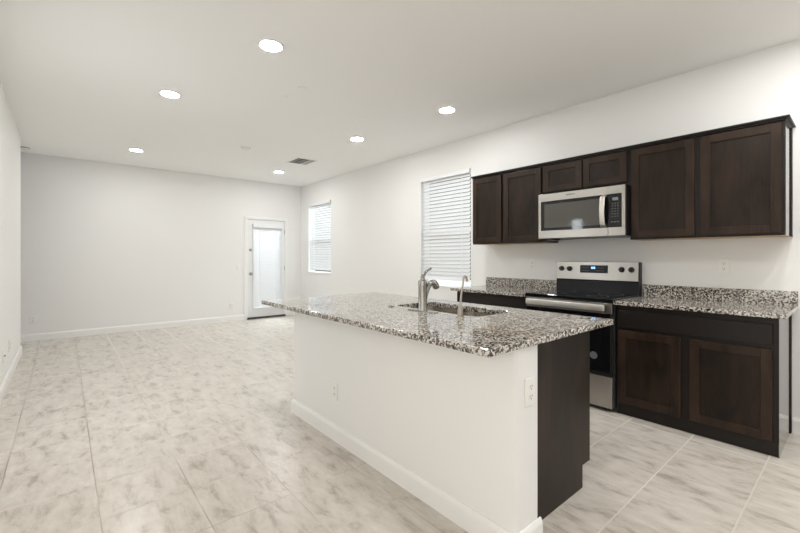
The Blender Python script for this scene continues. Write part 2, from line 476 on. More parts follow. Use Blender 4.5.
# narrow window beside the camera's left, then frames of the added fill-light openings
fr = MB(); y0, y1, z0, z1 = W3
for a in ((y0, y0 + 0.03, z0, z1), (y1 - 0.03, y1, z0, z1), (y0, y1, z0, z0 + 0.03), (y0, y1, z1 - 0.03, z1)):
    fr.box(XL - 0.11, XL - 0.06, *a, 0.003)
w3 = obj('window_3', fr, M_VINYL, kind='structure')
fr = MB(); x0, x1, z0, z1 = PD
for a, b, c, d in ((x0, x0 + 0.05, z0, z1), (x1 - 0.05, x1, z0, z1), (x0, x1, z1 - 0.05, z1), (x0, x1, z0, z0 + 0.04), ((x0 + x1) / 2 - 0.04, (x0 + x1) / 2 + 0.04, z0, z1)):
    fr.box(a, b, YB - 0.11, YB - 0.06, c, d, 0.003)
obj('fill_opening_back', fr, M_VINYL, kind='structure')  # unseen frame of the added back opening
fr = MB(); y0, y1, z0, z1 = PL
for a, b, c, d in ((y0, y0 + 0.05, z0, z1), (y1 - 0.05, y1, z0, z1), (y0, y1, z1 - 0.05, z1), (y0, y1, z0, z0 + 0.04), ((y0 + y1) / 2 - 0.04, (y0 + y1) / 2 + 0.04, z0, z1)):
    fr.box(XL - 0.11, XL - 0.06, a, b, c, d, 0.003)
obj('fill_opening_left', fr, M_VINYL, kind='structure')  # unseen frame of the added left opening
struct('wall_added_low', MB().box(XR + 2.6, XR + 2.75, -2, 12, -0.12, 0.73), M_WALL)  # added white wall; gives the bright strip below the blinds
M_STUCCO = plain('stucco', (0.16, 0.145, 0.13), 0.9, bump=0.4, bscale=60)
struct('wall_added_right', MB().box(XR + 4.0, XR + 4.2, -6, 16, -0.12, 4.5), M_STUCCO)  # added dark backdrop so the gaps between slats read grey
struct('wall_added_far', MB().box(-6, XR + 4.0, YF + 4.0, YF + 4.2, -0.12, 2.6), M_STUCCO)  # added backdrop seen through the door blind's gaps
struct('ground_outside', MB().box(-14, 18, -14, 20, -0.32, -0.12), M_GROUND)

# glazed door with casing
dx0, dx1, dz1 = 2.762, 3.508, 1.968
slab = MB()
gx0, gx1, gz0, gz1 = 2.875, 3.395, 0.26, 1.83
ya, yb = YF + 0.006, YF + 0.050
slab.box(dx0, gx0, ya, yb, 0.018, dz1); slab.box(gx1, dx1, ya, yb, 0.018, dz1)
slab.box(gx0, gx1, ya, yb, 0.018, gz0); slab.box(gx0, gx1, ya, yb, gz1, dz1)
for a, b, c, d in ((gx0 - 0.025, gx0 + 0.008, gz0 - 0.025, gz1 + 0.025), (gx1 - 0.008, gx1 + 0.025, gz0 - 0.025, gz1 + 0.025), (gx0 - 0.0, gx1 + 0.0, gz0 - 0.025, gz0 + 0.008), (gx0, gx1, gz1 - 0.008, gz1 + 0.025)):
    slab.box(a, b, ya - 0.008, ya + 0.002, c, d, 0.003)
door = obj('door_1', slab, M_DOOR, kind='structure')
obj('glass_pane', MB().box(gx0, gx1, ya + 0.02, ya + 0.026, gz0, gz1), M_GLASS, door)
cs = MB()
cs.box(2.684, 2.748, YF - 0.016, YF + 0.002, 0, 1.99, 0.004); cs.box(3.520, 3.572, YF - 0.016, YF + 0.002, 0, 1.99, 0.004)
cs.box(2.684, 3.572, YF - 0.016, YF + 0.002, 1.976, 2.03, 0.004)
cs.box(2.744, 2.760, YF - 0.004, YF + TH, 0, 1.985); cs.box(3.510, 3.526, YF - 0.004, YF + TH, 0, 1.985); cs.box(2.75, 3.52, YF - 0.004, YF + TH, 1.971, 1.986)
obj('door_frame', cs, M_TRIM, door)
obj('threshold', MB().box(2.74, 3.53, YF - 0.03, YF + 0.12, 0.0, 0.034, 0.004), M_THRESH, door)
hx = 2.812
obj('deadbolt', MB().lathe([(0.028, 0), (0.028, 0.006), (0.022, 0.012), (0.020, 0.02), (0.010, 0.024)], (hx, ya, 1.37), (0, -1, 0)), M_KNOBMETAL, door, True)
obj('door_knob', MB().lathe([(0.032, 0), (0.032, 0.006), (0.014, 0.012), (0.012, 0.03), (0.026, 0.04), (0.029, 0.052), (0.022, 0.064), (0.006, 0.068)], (hx, ya, 0.895), (0, -1, 0)), M_KNOBMETAL, door, True)
hg = MB()
for z in (0.25, 1.0, 1.75): hg.cyl((3.514, ya - 0.006, z - 0.045), (0, 0, 1), 0.006, 0.09, 12)
obj('hinge', hg, M_KNOBMETAL, door)

# ------------------------------------------------------------------ blinds (slats run along local y, faces -x)
def blind(name, w, z0, z1, label, pitch=0.0485, tilt=62, depth=0.05, val=0.05, wand=True):
    t = thing(name, label, 'blind', (0, 0, 0), 'white slatted window blinds')
    t['group'] = 'white slatted blinds'
    zt = z1 - val
    obj('valance', MB().box(-0.012, 0.006, -w / 2 - 0.006, w / 2 + 0.006, zt - 0.002, z1, 0.004), M_VINYL, t)
    obj('headrail', MB().box(0.008, 0.055, -w / 2, w / 2, zt + 0.01, z1 - 0.003, 0.002), M_VINYL, t)
    sl = MB()
    n = round((zt - z0 - 0.046) / pitch) + 1
    pitch = (zt - z0 - 0.046 - 0.014) / (n - 1)
    a = math.radians(tilt)
    for i in range(n):
        z = zt - 0.014 - i * pitch - 0.003
        q = bmesh.new(); yw = (w - 0.012) / 2; K = 6
        prof = [(-depth / 2 + depth * k / K, 0.0042 * (1 - (2 * k / K - 1) ** 2)) for k in range(K + 1)]
        prof = [(x_, z_ + 0.0013) for x_, z_ in prof] + [(x_, z_ - 0.0013) for x_, z_ in reversed(prof)]
        A = [q.verts.new((x_, -yw, z_)) for x_, z_ in prof]; B = [q.verts.new((x_, yw, z_)) for x_, z_ in prof]
        for k in range(len(prof)): q.faces.new((A[k], A[(k + 1) % len(prof)], B[(k + 1) % len(prof)], B[k]))
        q.faces.new(list(reversed(A))); q.faces.new(B)
        sl._add(q, Matrix.Translation((0.031, 0, z)) @ Matrix.Rotation(-a, 4, 'Y'))
    obj('slats', sl, M_SLAT, t)
    obj('bottom_rail', MB().box(0.006, 0.056, -w / 2 + 0.006, w / 2 - 0.006, z0, z0 + 0.02, 0.004), M_VINYL, t)
    for s in (-1, 1):
        y = s * (w / 2 - 0.13)
        obj('ladder_tape', MB().box(0.0125, 0.0140, y - 0.006, y + 0.006, z0 + 0.02, zt + 0.012), M_VINYL, t)
    if wand:
        obj('tilt_wand', MB().cyl((-0.004, w / 2 - 0.06, zt - 0.62), (0, 0, 1), 0.004, 0.62, 10), M_VINYL, t)
    return t
b1 = blind('window_blind', W1[1] - W1[0] - 0.045, 0.0, W1[3] - W1[2] - 0.064, 'white slatted blind in the farther window, right of the glazed door')
b1.location = (XR - 0.004, (W1[0] + W1[1]) / 2, W1[2] + 0.060)
b2 = blind('window_blind', W2[1] - W2[0] - 0.045, 0.0, W2[3] - W2[2] - 0.094, 'white slatted blind in the kitchen window left of the wall cabinets')
b2.location = (XR - 0.004, (W2[0] + W2[1]) / 2, W2[2] + 0.090)
b3 = blind('door_blind', 0.60, 0.0, 1.68, 'white slatted blind hung over the glass of the far door', pitch=0.045, val=0.07, wand=False)
b3.rotation_euler = (0, 0, math.pi / 2)
b3.location = (3.142, YF - 0.064, 0.205)

# ------------------------------------------------------------------ recessed ceiling lights
def can_light():
    t = thing('recessed_light', '', 'ceiling light', (0, 0, 0), 'recessed ceiling lights')
    obj('trim_ring', MB().lathe([(0.092, 0.0), (0.092, -0.004), (0.086, -0.007), (0.076, -0.005), (0.074, 0.0)], (0, 0, 0), n=48), M_TRIM, t, True)
    obj('lens', MB().lathe([(0.073, -0.0045), (0.073, -0.0065), (0.05, -0.0085), (0.001, -0.009)], (0, 0, 0), n=48), M_LAMP, t, True)
    return t
cans = [((1.13, 2.76), 'lit recessed ceiling light nearest the camera, above the open floor'),
        ((0.751, 4.185), 'lit recessed ceiling light second nearest in the left row'),
        ((0.777, 6.683), 'lit recessed ceiling light farthest left, close to the far wall'),
        ((2.917, 6.762), 'lit recessed ceiling light before the glazed door, near the ceiling vent'),
        ((2.865, 4.227), 'lit recessed ceiling light in the middle of the right row'),
        ((3.007, 2.794), 'lit recessed ceiling light in front of the kitchen window, nearest of the right row'),
        ((1.32, 0.70), 'recessed ceiling light above the near end of the room'),
        ((3.15, 0.12), 'recessed ceiling light behind the kitchen end'),
        ((2.55, -0.25), 'added unseen recessed ceiling light filling the kitchen aisle'),  # added lamp to brighten the wall edge, base cabinets and counters
        ((3.1, -0.9), 'added unseen recessed ceiling light behind the viewer, for fill')]  # added lamp to brighten the right wall and kitchen floor
proto = can_light()
for i, (p, lb) in enumerate(cans):
    if i == 0: proto.location = (*p, H); proto['label'] = lb
    else: dup(proto, (*p, H), 0, lb)

# ceiling fittings
o = thing('smoke_detector', 'flat white round detector on the ceiling beyond the second left ceiling light', 'smoke detector', (1.918, 5.547, H))
obj('housing', MB().lathe([(0.066, 0), (0.066, -0.012), (0.056, -0.026), (0.03, -0.030), (0.001, -0.030)], (1.918, 5.547, H)), M_PLATE, o, True)
o = thing('smoke_detector', 'white round detector by the far wall, half hidden past the left wall corner', 'smoke detector', (-0.42, 7.549, H))
obj('mount_plate', MB().lathe([(0.062, 0), (0.062, -0.008), (0.001, -0.008)], (-0.42, 7.549, H)), M_SLOT, o, True)
obj('housing', MB().lathe([(0.072, -0.008), (0.072, -0.022), (0.06, -0.036), (0.001, -0.038)], (-0.42, 7.549, H)), M_PLATE, o, True)
vx, vy = 2.87, 5.775
v = thing('ceiling_vent', 'white square air vent in the ceiling before the farthest lights', 'vent', (vx, vy, H))
fr = MB(); hw, hl = 0.165, 0.19
for a, b, c, d in ((-hw, hw, -hl, -hl + 0.022), (-hw, hw, hl - 0.022, hl), (-hw, -hw + 0.022, -hl, hl), (hw - 0.022, hw, -hl, hl), (0.05, 0.062, -hl, hl)):
    fr.box(vx + a, vx + b, vy + c, vy + d, H - 0.006, H, 0.002)
obj('frame', fr, M_VENT, v)
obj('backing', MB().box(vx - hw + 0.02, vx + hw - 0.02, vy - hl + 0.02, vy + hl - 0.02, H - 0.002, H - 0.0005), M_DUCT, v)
for i in range(3):
    xx = vx + 0.078 + i * 0.031
    q = bmesh.new(); bmesh.ops.create_cube(q, size=1.0)
    for w_ in q.verts: w_.co = Vector((w_.co.x * 0.030, w_.co.y * 0.34, w_.co.z * 0.0012))
    lv = MB(); lv._add(q, Matrix.Translation((xx, vy, H - 0.006)) @ Matrix.Rotation(-0.25, 4, 'Y'))
    obj('louver', lv, M_VENT, v)
for i in range(3):
    yy = vy - 0.085 + i * 0.085
    obj('rib', MB().box(vx - hw + 0.02, vx + 0.05, yy - 0.003, yy + 0.003, H - 0.005, H - 0.002), M_VENT, v)
for x, y, lb in ((1.626, 3.272, 'small flat white cover disc in the ceiling, nearer of two'), (1.588, 3.566, 'small flat white cover disc in the ceiling, farther of two')):
    tag(obj('ceiling_disc', MB().lathe([(0.04, 0), (0.04, -0.003), (0.034, -0.005), (0.001, -0.005)], (x, y, H), n=32), M_CEIL, None, True, base=(x, y, H)), lb, 'cover disc', 'ceiling cover discs')

# ------------------------------------------------------------------ outlets and switches (face local -x)
def outlet(label, kind='duplex'):
    t = thing('wall_outlet' if kind == 'duplex' else ('light_switch' if kind == 'switch' else 'cable_plate'), label, {'duplex': 'outlet', 'switch': 'light switch'}.get(kind, 'wall plate'))
    obj('cover_plate', MB().box(-0.007, 0, -0.036, 0.036, -0.0585, 0.0585, 0.003), M_PLATE, t)
    if kind == 'duplex':
        for z in (-0.0205, 0.0205):
            s = obj('socket', MB().cyl((-0.007, 0, z), (-1, 0, 0), 0.0165, 0.0025, 24, bev=0.0008), M_PLATE, t)
            sl = MB()
            sl.box(-0.0102, -0.0092, -0.0075, -0.0055, z - 0.001, z + 0.008); sl.box(-0.0102, -0.0092, 0.0055, 0.0075, z - 0.001, z + 0.007)
            sl.cyl((-0.0092, 0, z - 0.008), (-1, 0, 0), 0.0028, 0.001, 12)
            obj('slots', sl, M_SLOT, s)
    elif kind == 'switch':
        obj('rocker', MB().box(-0.0105, -0.006, -0.016, 0.016, -0.033, 0.033, 0.002), M_PLATE, t)
    else:
        obj('jack', MB().cyl((-0.007, 0, 0), (-1, 0, 0), 0.005, 0.010, 16), M_SLOT, t)
    return t
def place(t, loc, rz): t.location = loc; t.rotation_euler = (0, 0, rz)
place(outlet('white duplex outlet above the counter left of the range'), (XR, 2.353, 1.145), 0)
place(outlet('white duplex outlet below the wall cabinets right of the range'), (XR, 0.712, 1.156), 0)
place(outlet('white outlet low at the left end of the far wall'), (-0.344, YF, 0.315), math.pi / 2)
place(outlet('white outlet low on the far wall left of the glazed door'), (2.449, YF, 0.29), math.pi / 2)
place(outlet('white light switch on the far wall left of the door knobs', 'switch'), (2.58, YF, 1.034), math.pi / 2)
place(outlet('white cable plate low on the left wall, nearer of its two plates', 'cable'), (XL, 5.03, 0.335), math.pi)
place(outlet('white outlet low on the left wall near its far corner'), (XL, 5.54, 0.337), math.pi)
IX0, IX1, IYE, IYN = 1.385, 1.563, 2.935, 0.912     # island half wall
place(outlet('white outlet on the long white side of the island'), (IX0, 2.30, 0.33), 0)
place(outlet('white duplex outlet on the near end of the island beside the dark panel'), (1.483, IYN, 0.664), math.pi / 2)

# ------------------------------------------------------------------ island
ZC, CT = 0.886, 0.03
ZU = ZC - CT
iw = MB().box(IX0, IX1, IYN, IYE, 0, ZU)
bmv = [e for e in iw.bm.edges if abs(e.verts[0].co.z - e.verts[1].co.z) > 0.5]
bmesh.ops.bevel(iw.bm, geom=bmv, offset=0.022, segments=5, profile=0.5, affect='EDGES')
struct('wall_island', iw, M_WALL, smooth=True)
t_ = 0.014
mb = MB()
base_x(mb, IX0, -1, IYN - t_, IYE + t_); base_y(mb, IYN, -1, IX0 - t_ * 0.4, IX1 + 0.004); base_y(mb, IYE, 1, IX0 - t_ * 0.4, IX1)
struct('baseboard_island', mb, M_TRIM)

def shaker_x(xf, y0, y1, z0, z1, sgn=-1, th=0.019, rail=0.057, parent=None):
    """shaker door whose face looks along sgn*x; xf is the plane it is mounted on"""
    def X(a, b): return (xf + sgn * b, xf + sgn * a) if sgn < 0 else (xf + a, xf + b)
    f = MB(); b_ = 0.003
    f.box(*X(0, th), y0, y0 + rail, z0, z1, b_); f.box(*X(0, th), y1 - rail, y1, z0, z1, b_)
    f.box(*X(0, th - 0.0003), y0 + rail - 0.001, y1 - rail + 0.001, z0, z0 + rail, b_); f.box(*X(0, th - 0.0003), y0 + rail - 0.001, y1 - rail + 0.001, z1 - rail, z1, b_)
    d = obj('door', f, M_WOOD, parent)
    pn = MB().box(*X(0.001, th - 0.008), y0 + rail - 0.004, y1 - rail + 0.004, z0 + rail - 0.004, z1 - rail + 0.004)
    obj('door_panel', pn, M_PANEL, d)
    return d

ic = thing('island_cabinet', 'dark brown base cabinet forming the kitchen side of the island', 'cabinet', (1.87, 1.9, 0))
PY = 0.977
bx = MB()
bx.prism([(IX1 + 0.001, 0), (2.103, 0), (2.103, 0.118), (2.188, 0.118), (2.188, ZU), (IX1 + 0.001, ZU)], 'y', PY, PY + 0.016)
obj('end_panel', bx, M_PANEL, ic)
bx = MB()
bx.prism([(IX1 + 0.001, 0), (2.103, 0), (2.103, 0.118), (2.188, 0.118), (2.188, ZU), (IX1 + 0.001, ZU)], 'y', IYE - 0.016, IYE)
obj('end_panel', bx, M_PANEL, ic)
cb = MB(); cb.box(2.089, 2.103, PY + 0.016, IYE - 0.016, 0, 0.118)
obj('toe_kick', cb, M_WOODDARK, ic)
cb = MB()
# open carcass so that the basins have room
cb.box(IX1 + 0.001, 2.16, PY + 0.016, IYE - 0.016, 0.118, 0.136)
cb.box(IX1 + 0.001, IX1 + 0.012, PY + 0.016, IYE - 0.016, 0.136, ZU)
for y in (1.38, 2.20): cb.box(IX1 + 0.012, 2.15, y - 0.009, y + 0.009, 0.136, ZU)
cb.box(2.168, 2.188, PY + 0.016, IYE - 0.016, 0.118, 0.15); cb.box(2.168, 2.188, PY + 0.016, IYE - 0.016, 0.825, ZU)
ys = [PY + 0.016, 1.38, 2.20, IYE - 0.016]
for y in ys: cb.box(2.168, 2.188, max(PY + 0.016, y - 0.02), min(IYE - 0.016, y + 0.02), 0.15, 0.825)
cb.box(2.168, 2.188, PY + 0.016, IYE - 0.016, 0.655, 0.69)
obj('carcass', cb, M_WOODDARK, ic)
for a, b in ((PY + 0.012, 1.37), (1.39, 1.785), (1.795, 2.19), (2.21, IYE - 0.012)):
    shaker_x(2.188, a, b, 0.135, 0.665, 1, parent=ic)
    obj('drawer_front', MB().box(2.188, 2.207, a, b, 0.685, 0.84, 0.002), M_WOOD, ic)

# counter with an undermount opening
SX0, SX1, SY0, SY1 = 1.775, 2.128, 1.425, 2.150
def rounded(x0, x1, y0, y1, r, n=6):
    P = []
    for cx, cy, a in ((x1 - r, y1 - r, 0), (x0 + r, y1 - r, 90), (x0 + r, y0 + r, 180), (x1 - r, y0 + r, 270)):
        for k in range(n + 1):
            t = math.radians(a + 90 * k / n); P.append((cx + r * math.cos(t), cy + r * math.sin(t)))
    return P
def slab_hole(outer, inner, z0, z1, bev=0.004):
    """flat slab with one hole; outer and inner have the same count and start"""
    m = MB(); bm = m.bm
    V = {}
    n = len(outer)
    O1 = [bm.verts.new((*p, z1)) for p in outer]; O0 = [bm.verts.new((*p, z0)) for p in outer]
    I1 = [bm.verts.new((*p, z1)) for p in inner]; I0 = [bm.verts.new((*p, z0)) for p in inner]
    for i in range(n):
        j = (i + 1) % n
        bm.faces.new((O1[i], O1[j], I1[j], I1[i])); bm.faces.new((O0[j], O0[i], I0[i], I0[j]))
        bm.faces.new((O0[i], O0[j], O1[j], O1[i])); bm.faces.new((I1[i], I1[j], I0[j], I0[i]))
    bm.normal_update()
    ed = [e for e in bm.edges if (e.verts[0] in O1 and e.verts[1] in O1) or (e.verts[0] in I1 and e.verts[1] in I1)]
    ed += [e for e in bm.edges if e.verts[0] in O0 and e.verts[1] in O0]
    bmesh.ops.bevel(bm, geom=ed, offset=bev, segments=3, profile=0.5, affect='EDGES')
    return m
CX0, CX1, CY0, CY1 = 1.182, 2.288, 0.893, 3.075
it = obj('countertop', slab_hole(rounded(CX0, CX1, CY0, CY1, 0.005), rounded(SX0, SX1, SY0, SY1, 0.06), ZU, ZC), M_GRAN, base=((CX0 + CX1) / 2, (CY0 + CY1) / 2, ZU))
tag(it, 'speckled granite slab on the island, cut out for the sink', 'countertop')

# sink: two steel bowls hung under the slab
sk = thing('kitchen_sink', 'steel double bowl sink set under the island granite', 'sink', (1.99, 1.78, ZU - 0.19))
def bowl(x0, x1, y0, y1, zt, zb):
    m = MB(); bm = m.bm
    rings = []
    for (d, r, z) in ((0, 0.06, zt), (0.006, 0.06, zb + 0.04), (0.02, 0.055, zb + 0.012), (0.05, 0.045, zb), ):
        rings.append([bm.verts.new((*p, z)) for p in rounded(x0 + d, x1 - d, y0 + d, y1 - d, r)])
    for a, b in zip(rings, rings[1:]):
        for i in range(len(a)):
            j = (i + 1) % len(a); bm.faces.new((a[i], a[j], b[j], b[i]))
    bm.faces.new(rings[-1])
    return m
ym = (SY0 + SY1) / 2
zr = ZU - 0.002
for a, b in ((SY0 - 0.004, ym - 0.014), (ym + 0.014, SY1 + 0.004)):
    bo = obj('bowl', bowl(SX0 - 0.004, SX1 + 0.004, a, b, zr, zr - 0.185), M_BASIN, sk, True)
    obj('drain', MB().lathe([(0.044, 0.0), (0.044, 0.003), (0.034, 0.004), (0.03, 0.001), (0.001, 0.001)], ((SX0 + SX1) / 2, (a + b) / 2, zr - 0.1845)), M_STEEL, bo, True)
rm = MB()
rm.box(SX0 - 0.004, SX1 + 0.004, ym - 0.0145, ym + 0.0145, zr - 0.014, zr - 0.004, 0.004)
obj('divider', rm, M_BASIN, sk, True)
obj('rim', slab_hole(rounded(SX0 - 0.018, SX1 + 0.018, SY0 - 0.025, SY1 + 0.025, 0.06), rounded(SX0 - 0.004, SX1 + 0.004, SY0 - 0.004, SY1 + 0.004, 0.06), zr - 0.002, zr, 0.0005), M_BASIN, sk)

# faucet
fx, fy = 1.714, 1.80
fa = thing('faucet', 'brushed steel pull out faucet with a tall lever behind the sink', 'faucet', (fx, fy, ZC))
pl = MB().prism(rounded(fx - 0.027, fx + 0.027, fy - 0.125, fy + 0.125, 0.026, 8), 'z', ZC, ZC + 0.007)
obj('deck_plate', pl, M_STEEL, fa)
obj('body', MB().lathe([(0.031, 0.007), (0.030, 0.012), (0.0275, 0.03), (0.027, 0.16), (0.029, 0.176), (0.027, 0.190), (0.012, 0.200), (0.001, 0.201)], (fx, fy, ZC)), M_STEEL, fa, True)
obj('spout', MB().tube([(fx + 0.010, fy, ZC + 0.055), (fx + 0.030, fy - 0.002, ZC + 0.115), (fx + 0.048, fy - 0.005, ZC + 0.158), (fx + 0.066, fy - 0.008, ZC + 0.174)], [0.016, 0.0155, 0.0165, 0.018], 20), M_STEEL, fa, True)
sh = obj('spray_head', MB().tube([(fx + 0.064, fy - 0.008, ZC + 0.174), (fx + 0.088, fy - 0.012, ZC + 0.173), (fx + 0.103, fy - 0.014, ZC + 0.154), (fx + 0.107, fy - 0.015, ZC + 0.142)], [0.0185, 0.022, 0.022, 0.020], 20), M_STEEL, fa, True)
obj('nozzle', MB().cyl((fx + 0.107, fy - 0.015, ZC + 0.143), (0.35, -0.04, -1), 0.016, 0.006, 20), M_SLOT, sh)
obj('lever', MB().tube([(fx, fy, ZC + 0.190), (fx + 0.003, fy + 0.001, ZC + 0.215), (fx + 0.025, fy - 0.003, ZC + 0.245), (fx + 0.066, fy - 0.010, ZC + 0.268)], [0.019, 0.014, 0.010, 0.007], 16, squash=0.75), M_STEEL, fa, True)

# filtered-water tap
wx, wy = 1.700, 1.478
wt = thing('water_tap', 'slim nickel drinking water tap beside the sink, right of the faucet', 'tap', (wx, wy, ZC))
obj('base', MB().lathe([(0.022, 0), (0.022, 0.004), (0.0165, 0.007), (0.0165, 0.045), (0.013, 0.062), (0.006, 0.076), (0.001, 0.078)], (wx, wy, ZC)), M_NICKEL, wt, True)
obj('spout', MB().tube([(wx, wy, ZC + 0.070), (wx + 0.006, wy - 0.002, ZC + 0.13), (wx + 0.016, wy - 0.006, ZC + 0.19), (wx + 0.021, wy - 0.007, ZC + 0.220), (wx + 0.030, wy - 0.009, ZC + 0.230), (wx + 0.040, wy - 0.010, ZC + 0.222), (wx + 0.045, wy - 0.011, ZC + 0.200)], [0.0062, 0.0058, 0.0056, 0.0056, 0.0062, 0.0066, 0.0070], 14), M_NICKEL, wt, True)
obj('lever', MB().tube([(wx + 0.012, wy, ZC + 0.05), (wx + 0.028, wy - 0.002, ZC + 0.056), (wx + 0.04, wy - 0.003, ZC + 0.054)], [0.005, 0.0045, 0.004], 12), M_NICKEL, wt, True)
tag(obj('air_switch', MB().lathe([(0.021, 0), (0.021, 0.004), (0.016, 0.006), (0.014, 0.010), (0.001, 0.011)], (1.711, 2.111, ZC), n=32), M_STEEL, None, True, base=(1.711, 2.111, ZC)), 'small round metal button on the island granite left of the faucet', 'button')

# ------------------------------------------------------------------ wall cabinets
XU = 3.566
def wall_cab(label, y0, y1, z0, z1, doors, endgloss=()):
    c = thing('wall_cabinet', label, 'cabinet', ((XU + XR) / 2, (y0 + y1) / 2, z0))
    xf = XU + 0.019                       # face-frame plane
    obj('carcass', MB().box(xf + 0.004, XR, y0 + 0.004, y1 - 0.004, z0 + 0.002, z1), M_WOODDARK, c)
    obj('face_frame', MB().box(xf, xf + 0.006, y0, y1, z0, z1, 0.001), M_WOODDARK, c)
    obj('bottom_board', MB().box(xf + 0.006, XR - 0.002, y0 + 0.004, y1 - 0.004, z0, z0 + 0.0025), M_UNDER, c, label='pale unfinished wood underside')
    obj('end_panel', MB().box(xf + 0.003, XR, y0, y0 + 0.0045, z0, z1), M_WOODEND, c)
    obj('end_panel', MB().box(xf + 0.003, XR, y1 - 0.0045, y1, z0, z1), M_WOODEND, c)
    for a, b, za, zb in doors: shaker_x(xf, a, b, za, zb, -1, parent=c)
    return c
ZW0, ZW1 = 1.369, 2.118
wall_cab('two door dark wall cabinet left of the microwave', 2.058, 2.925, ZW0, ZW1, [(2.068, 2.498, ZW0 + 0.014, ZW1 - 0.010), (2.530, 2.915, ZW0 + 0.014, ZW1 - 0.010)])
wall_cab('short two door dark wall cabinet directly above the microwave', 1.270, 2.056, 1.826, ZW1, [(1.290, 1.652, 1.852, ZW1 - 0.010), (1.664, 2.040, 1.852, ZW1 - 0.010)])
wall_cab('two door dark wall cabinet right of the microwave, nearest the camera', 0.340, 1.268, ZW0, ZW1, [(0.356, 0.790, ZW0 + 0.014, ZW1 - 0.010), (0.826, 1.254, ZW0 + 0.014, ZW1 - 0.010)])
cm = MB()
def crown_pts(x0, x1): return x0, x1
cm.box(XU - 0.012, XR, 0.318, 2.935, ZW1 + 0.012, ZW1 + 0.026, 0.003)
cm.box(XU + 0.004, XR, 0.334, 2.928, ZW1, ZW1 + 0.013, 0.002)
tag(obj('cabinet_moulding', cm, M_WOODDARK, base=(3.72, 1.6, ZW1)), 'dark narrow moulding along the tops of the wall cabinets', 'moulding')
tag(obj('scribe_strip', MB().box(XR - 0.055, XR, 0.333, 0.3395, ZW0 - 0.002, ZW1), M_WOODDARK, base=(XR - 0.027, 0.336, ZW0)), 'thin dark strip sealing the near wall cabinet side to the wall', 'strip')

# ------------------------------------------------------------------ base cabinets with granite
XB = 3.312
def base_cab(label, y0, y1, doors, drawers):
    c = thing('base_cabinet', label, 'cabinet', ((XB + XR) / 2, (y0 + y1) / 2, 0))
    xf = XB
    obj('carcass', MB().box(xf + 0.004, XR, y0 + 0.004, y1 - 0.004, 0.092, ZU), M_WOODDARK, c)
    obj('face_frame', MB().box(xf, xf + 0.006, y0, y1, 0.09, ZU, 0.001), M_WOODDARK, c)
    obj('toe_kick', MB().box(xf + 0.012, xf + 0.03, y0 + 0.002, y1 - 0.002, 0, 0.092), M_WOODDARK, c)
    for a, b in ((y0, y0 + 0.0045), (y1 - 0.0045, y1)):
        obj('end_panel', MB().box(xf + 0.004, XR, a, b, 0, ZU), M_WOODEND, c)
    for a, b, za, zb in doors: shaker_x(xf, a, b, za, zb, -1, parent=c)
    for a, b, za, zb in drawers:
        obj('drawer_front', MB().box(xf - 0.019, xf, a, b, za, zb, 0.002), M_WOODDARK, c)
    return c
base_cab('dark two door base cabinet right of the range', 0.343, 1.270, [(0.370, 0.792, 0.098, 0.660), (0.842, 1.256, 0.098, 0.660)], [(0.370, 1.256, 0.688, 0.812)])
base_cab('dark base cabinet left of the range, behind the island', 2.052, 2.925, [(2.066, 2.480, 0.098, 0.660), (2.494, 2.911, 0.098, 0.660)], [(2.066, 2.911, 0.688, 0.840)])
tag(obj('scribe_strip', MB().box(XR - 0.05, XR, 0.337, 0.3425, 0.0, ZU - 0.002), M_WOODDARK, base=(XR - 0.025, 0.34, 0)), 'thin dark strip sealing the right base cabinet side to the wall', 'strip')
XC = 3.250
def wall_counter(label, y0, y1, sy0, sy1):
    c = obj('countertop', MB().box(XC, XR, y0, y1, ZU, ZC, 0.004, 3), M_GRAN, base=((XC + XR) / 2, (y0 + y1) / 2, ZU))
    tag(c, label, 'countertop')
    obj('backsplash', MB().box(XR - 0.02, XR, sy0, sy1, ZC - 0.001, ZC + 0.100, 0.003), M_GRAN, c)
wall_counter('speckled granite worktop with backsplash right of the range', 0.306, 1.271, 0.306, 1.271)
wall_counter('speckled granite worktop with backsplash left of the range', 2.050, 2.972, 2.050, 2.962)

# ------------------------------------------------------------------ range
RY0, RY1, RX = 1.280, 2.040, 3.262
rg = thing('range', 'stainless steel electric range with black glass top between the base cabinets', 'range', (3.55, 1.66, 0))
obj('body', MB().box(RX + 0.03, XR - 0.02, RY0, RY1, 0.03, 0.868, 0.003), M_DARKGREY, rg)
for y in (RY0 + 0.05, RY1 - 0.05):
    for x in (RX + 0.08, XR - 0.09): obj('foot', MB().cyl((x, y, 0), (0, 0, 1), 0.018, 0.034, 16), M_BLACK, rg)
ct = MB().box(RX - 0.012, XR - 0.07, RY0 - 0.002, RY1 + 0.002, 0.868, 0.897, 0.005, 3)
ck = obj('cooktop', ct, M_BLACKGLASS, rg)
def ring(x, y, r0, r1, z):
    m = MB(); bm = m.bm; n = 48
    A = [bm.verts.new((x + r0 * math.cos(2 * math.pi * i / n), y + r0 * math.sin(2 * math.pi * i / n), z)) for i in range(n)]
    B = [bm.verts.new((x + r1 * math.cos(2 * math.pi * i / n), y + r1 * math.sin(2 * math.pi * i / n), z)) for i in range(n)]
    for i in range(n): bm.faces.new((A[i], A[(i + 1) % n], B[(i + 1) % n], B[i]))
    return m
for x, y, r in ((3.42, 1.86, 0.11), (3.42, 1.46, 0.085), (3.68, 1.86, 0.08), (3.68, 1.46, 0.10)):
    obj('burner_ring', ring(x, y, r - 0.004, r, 0.8974), M_STICKER, ck)
bg = MB()
bg.prism([(XR - 0.075, 0.868), (XR, 0.868), (XR, 1.180), (XR - 0.055, 1.180), (XR - 0.066, 1.01), (XR - 0.075, 1.0)], 'y', RY0 + 0.002, RY1 - 0.002)
obj('backguard', bg, M_BLACK, rg)
xp0 = XR - 0.072
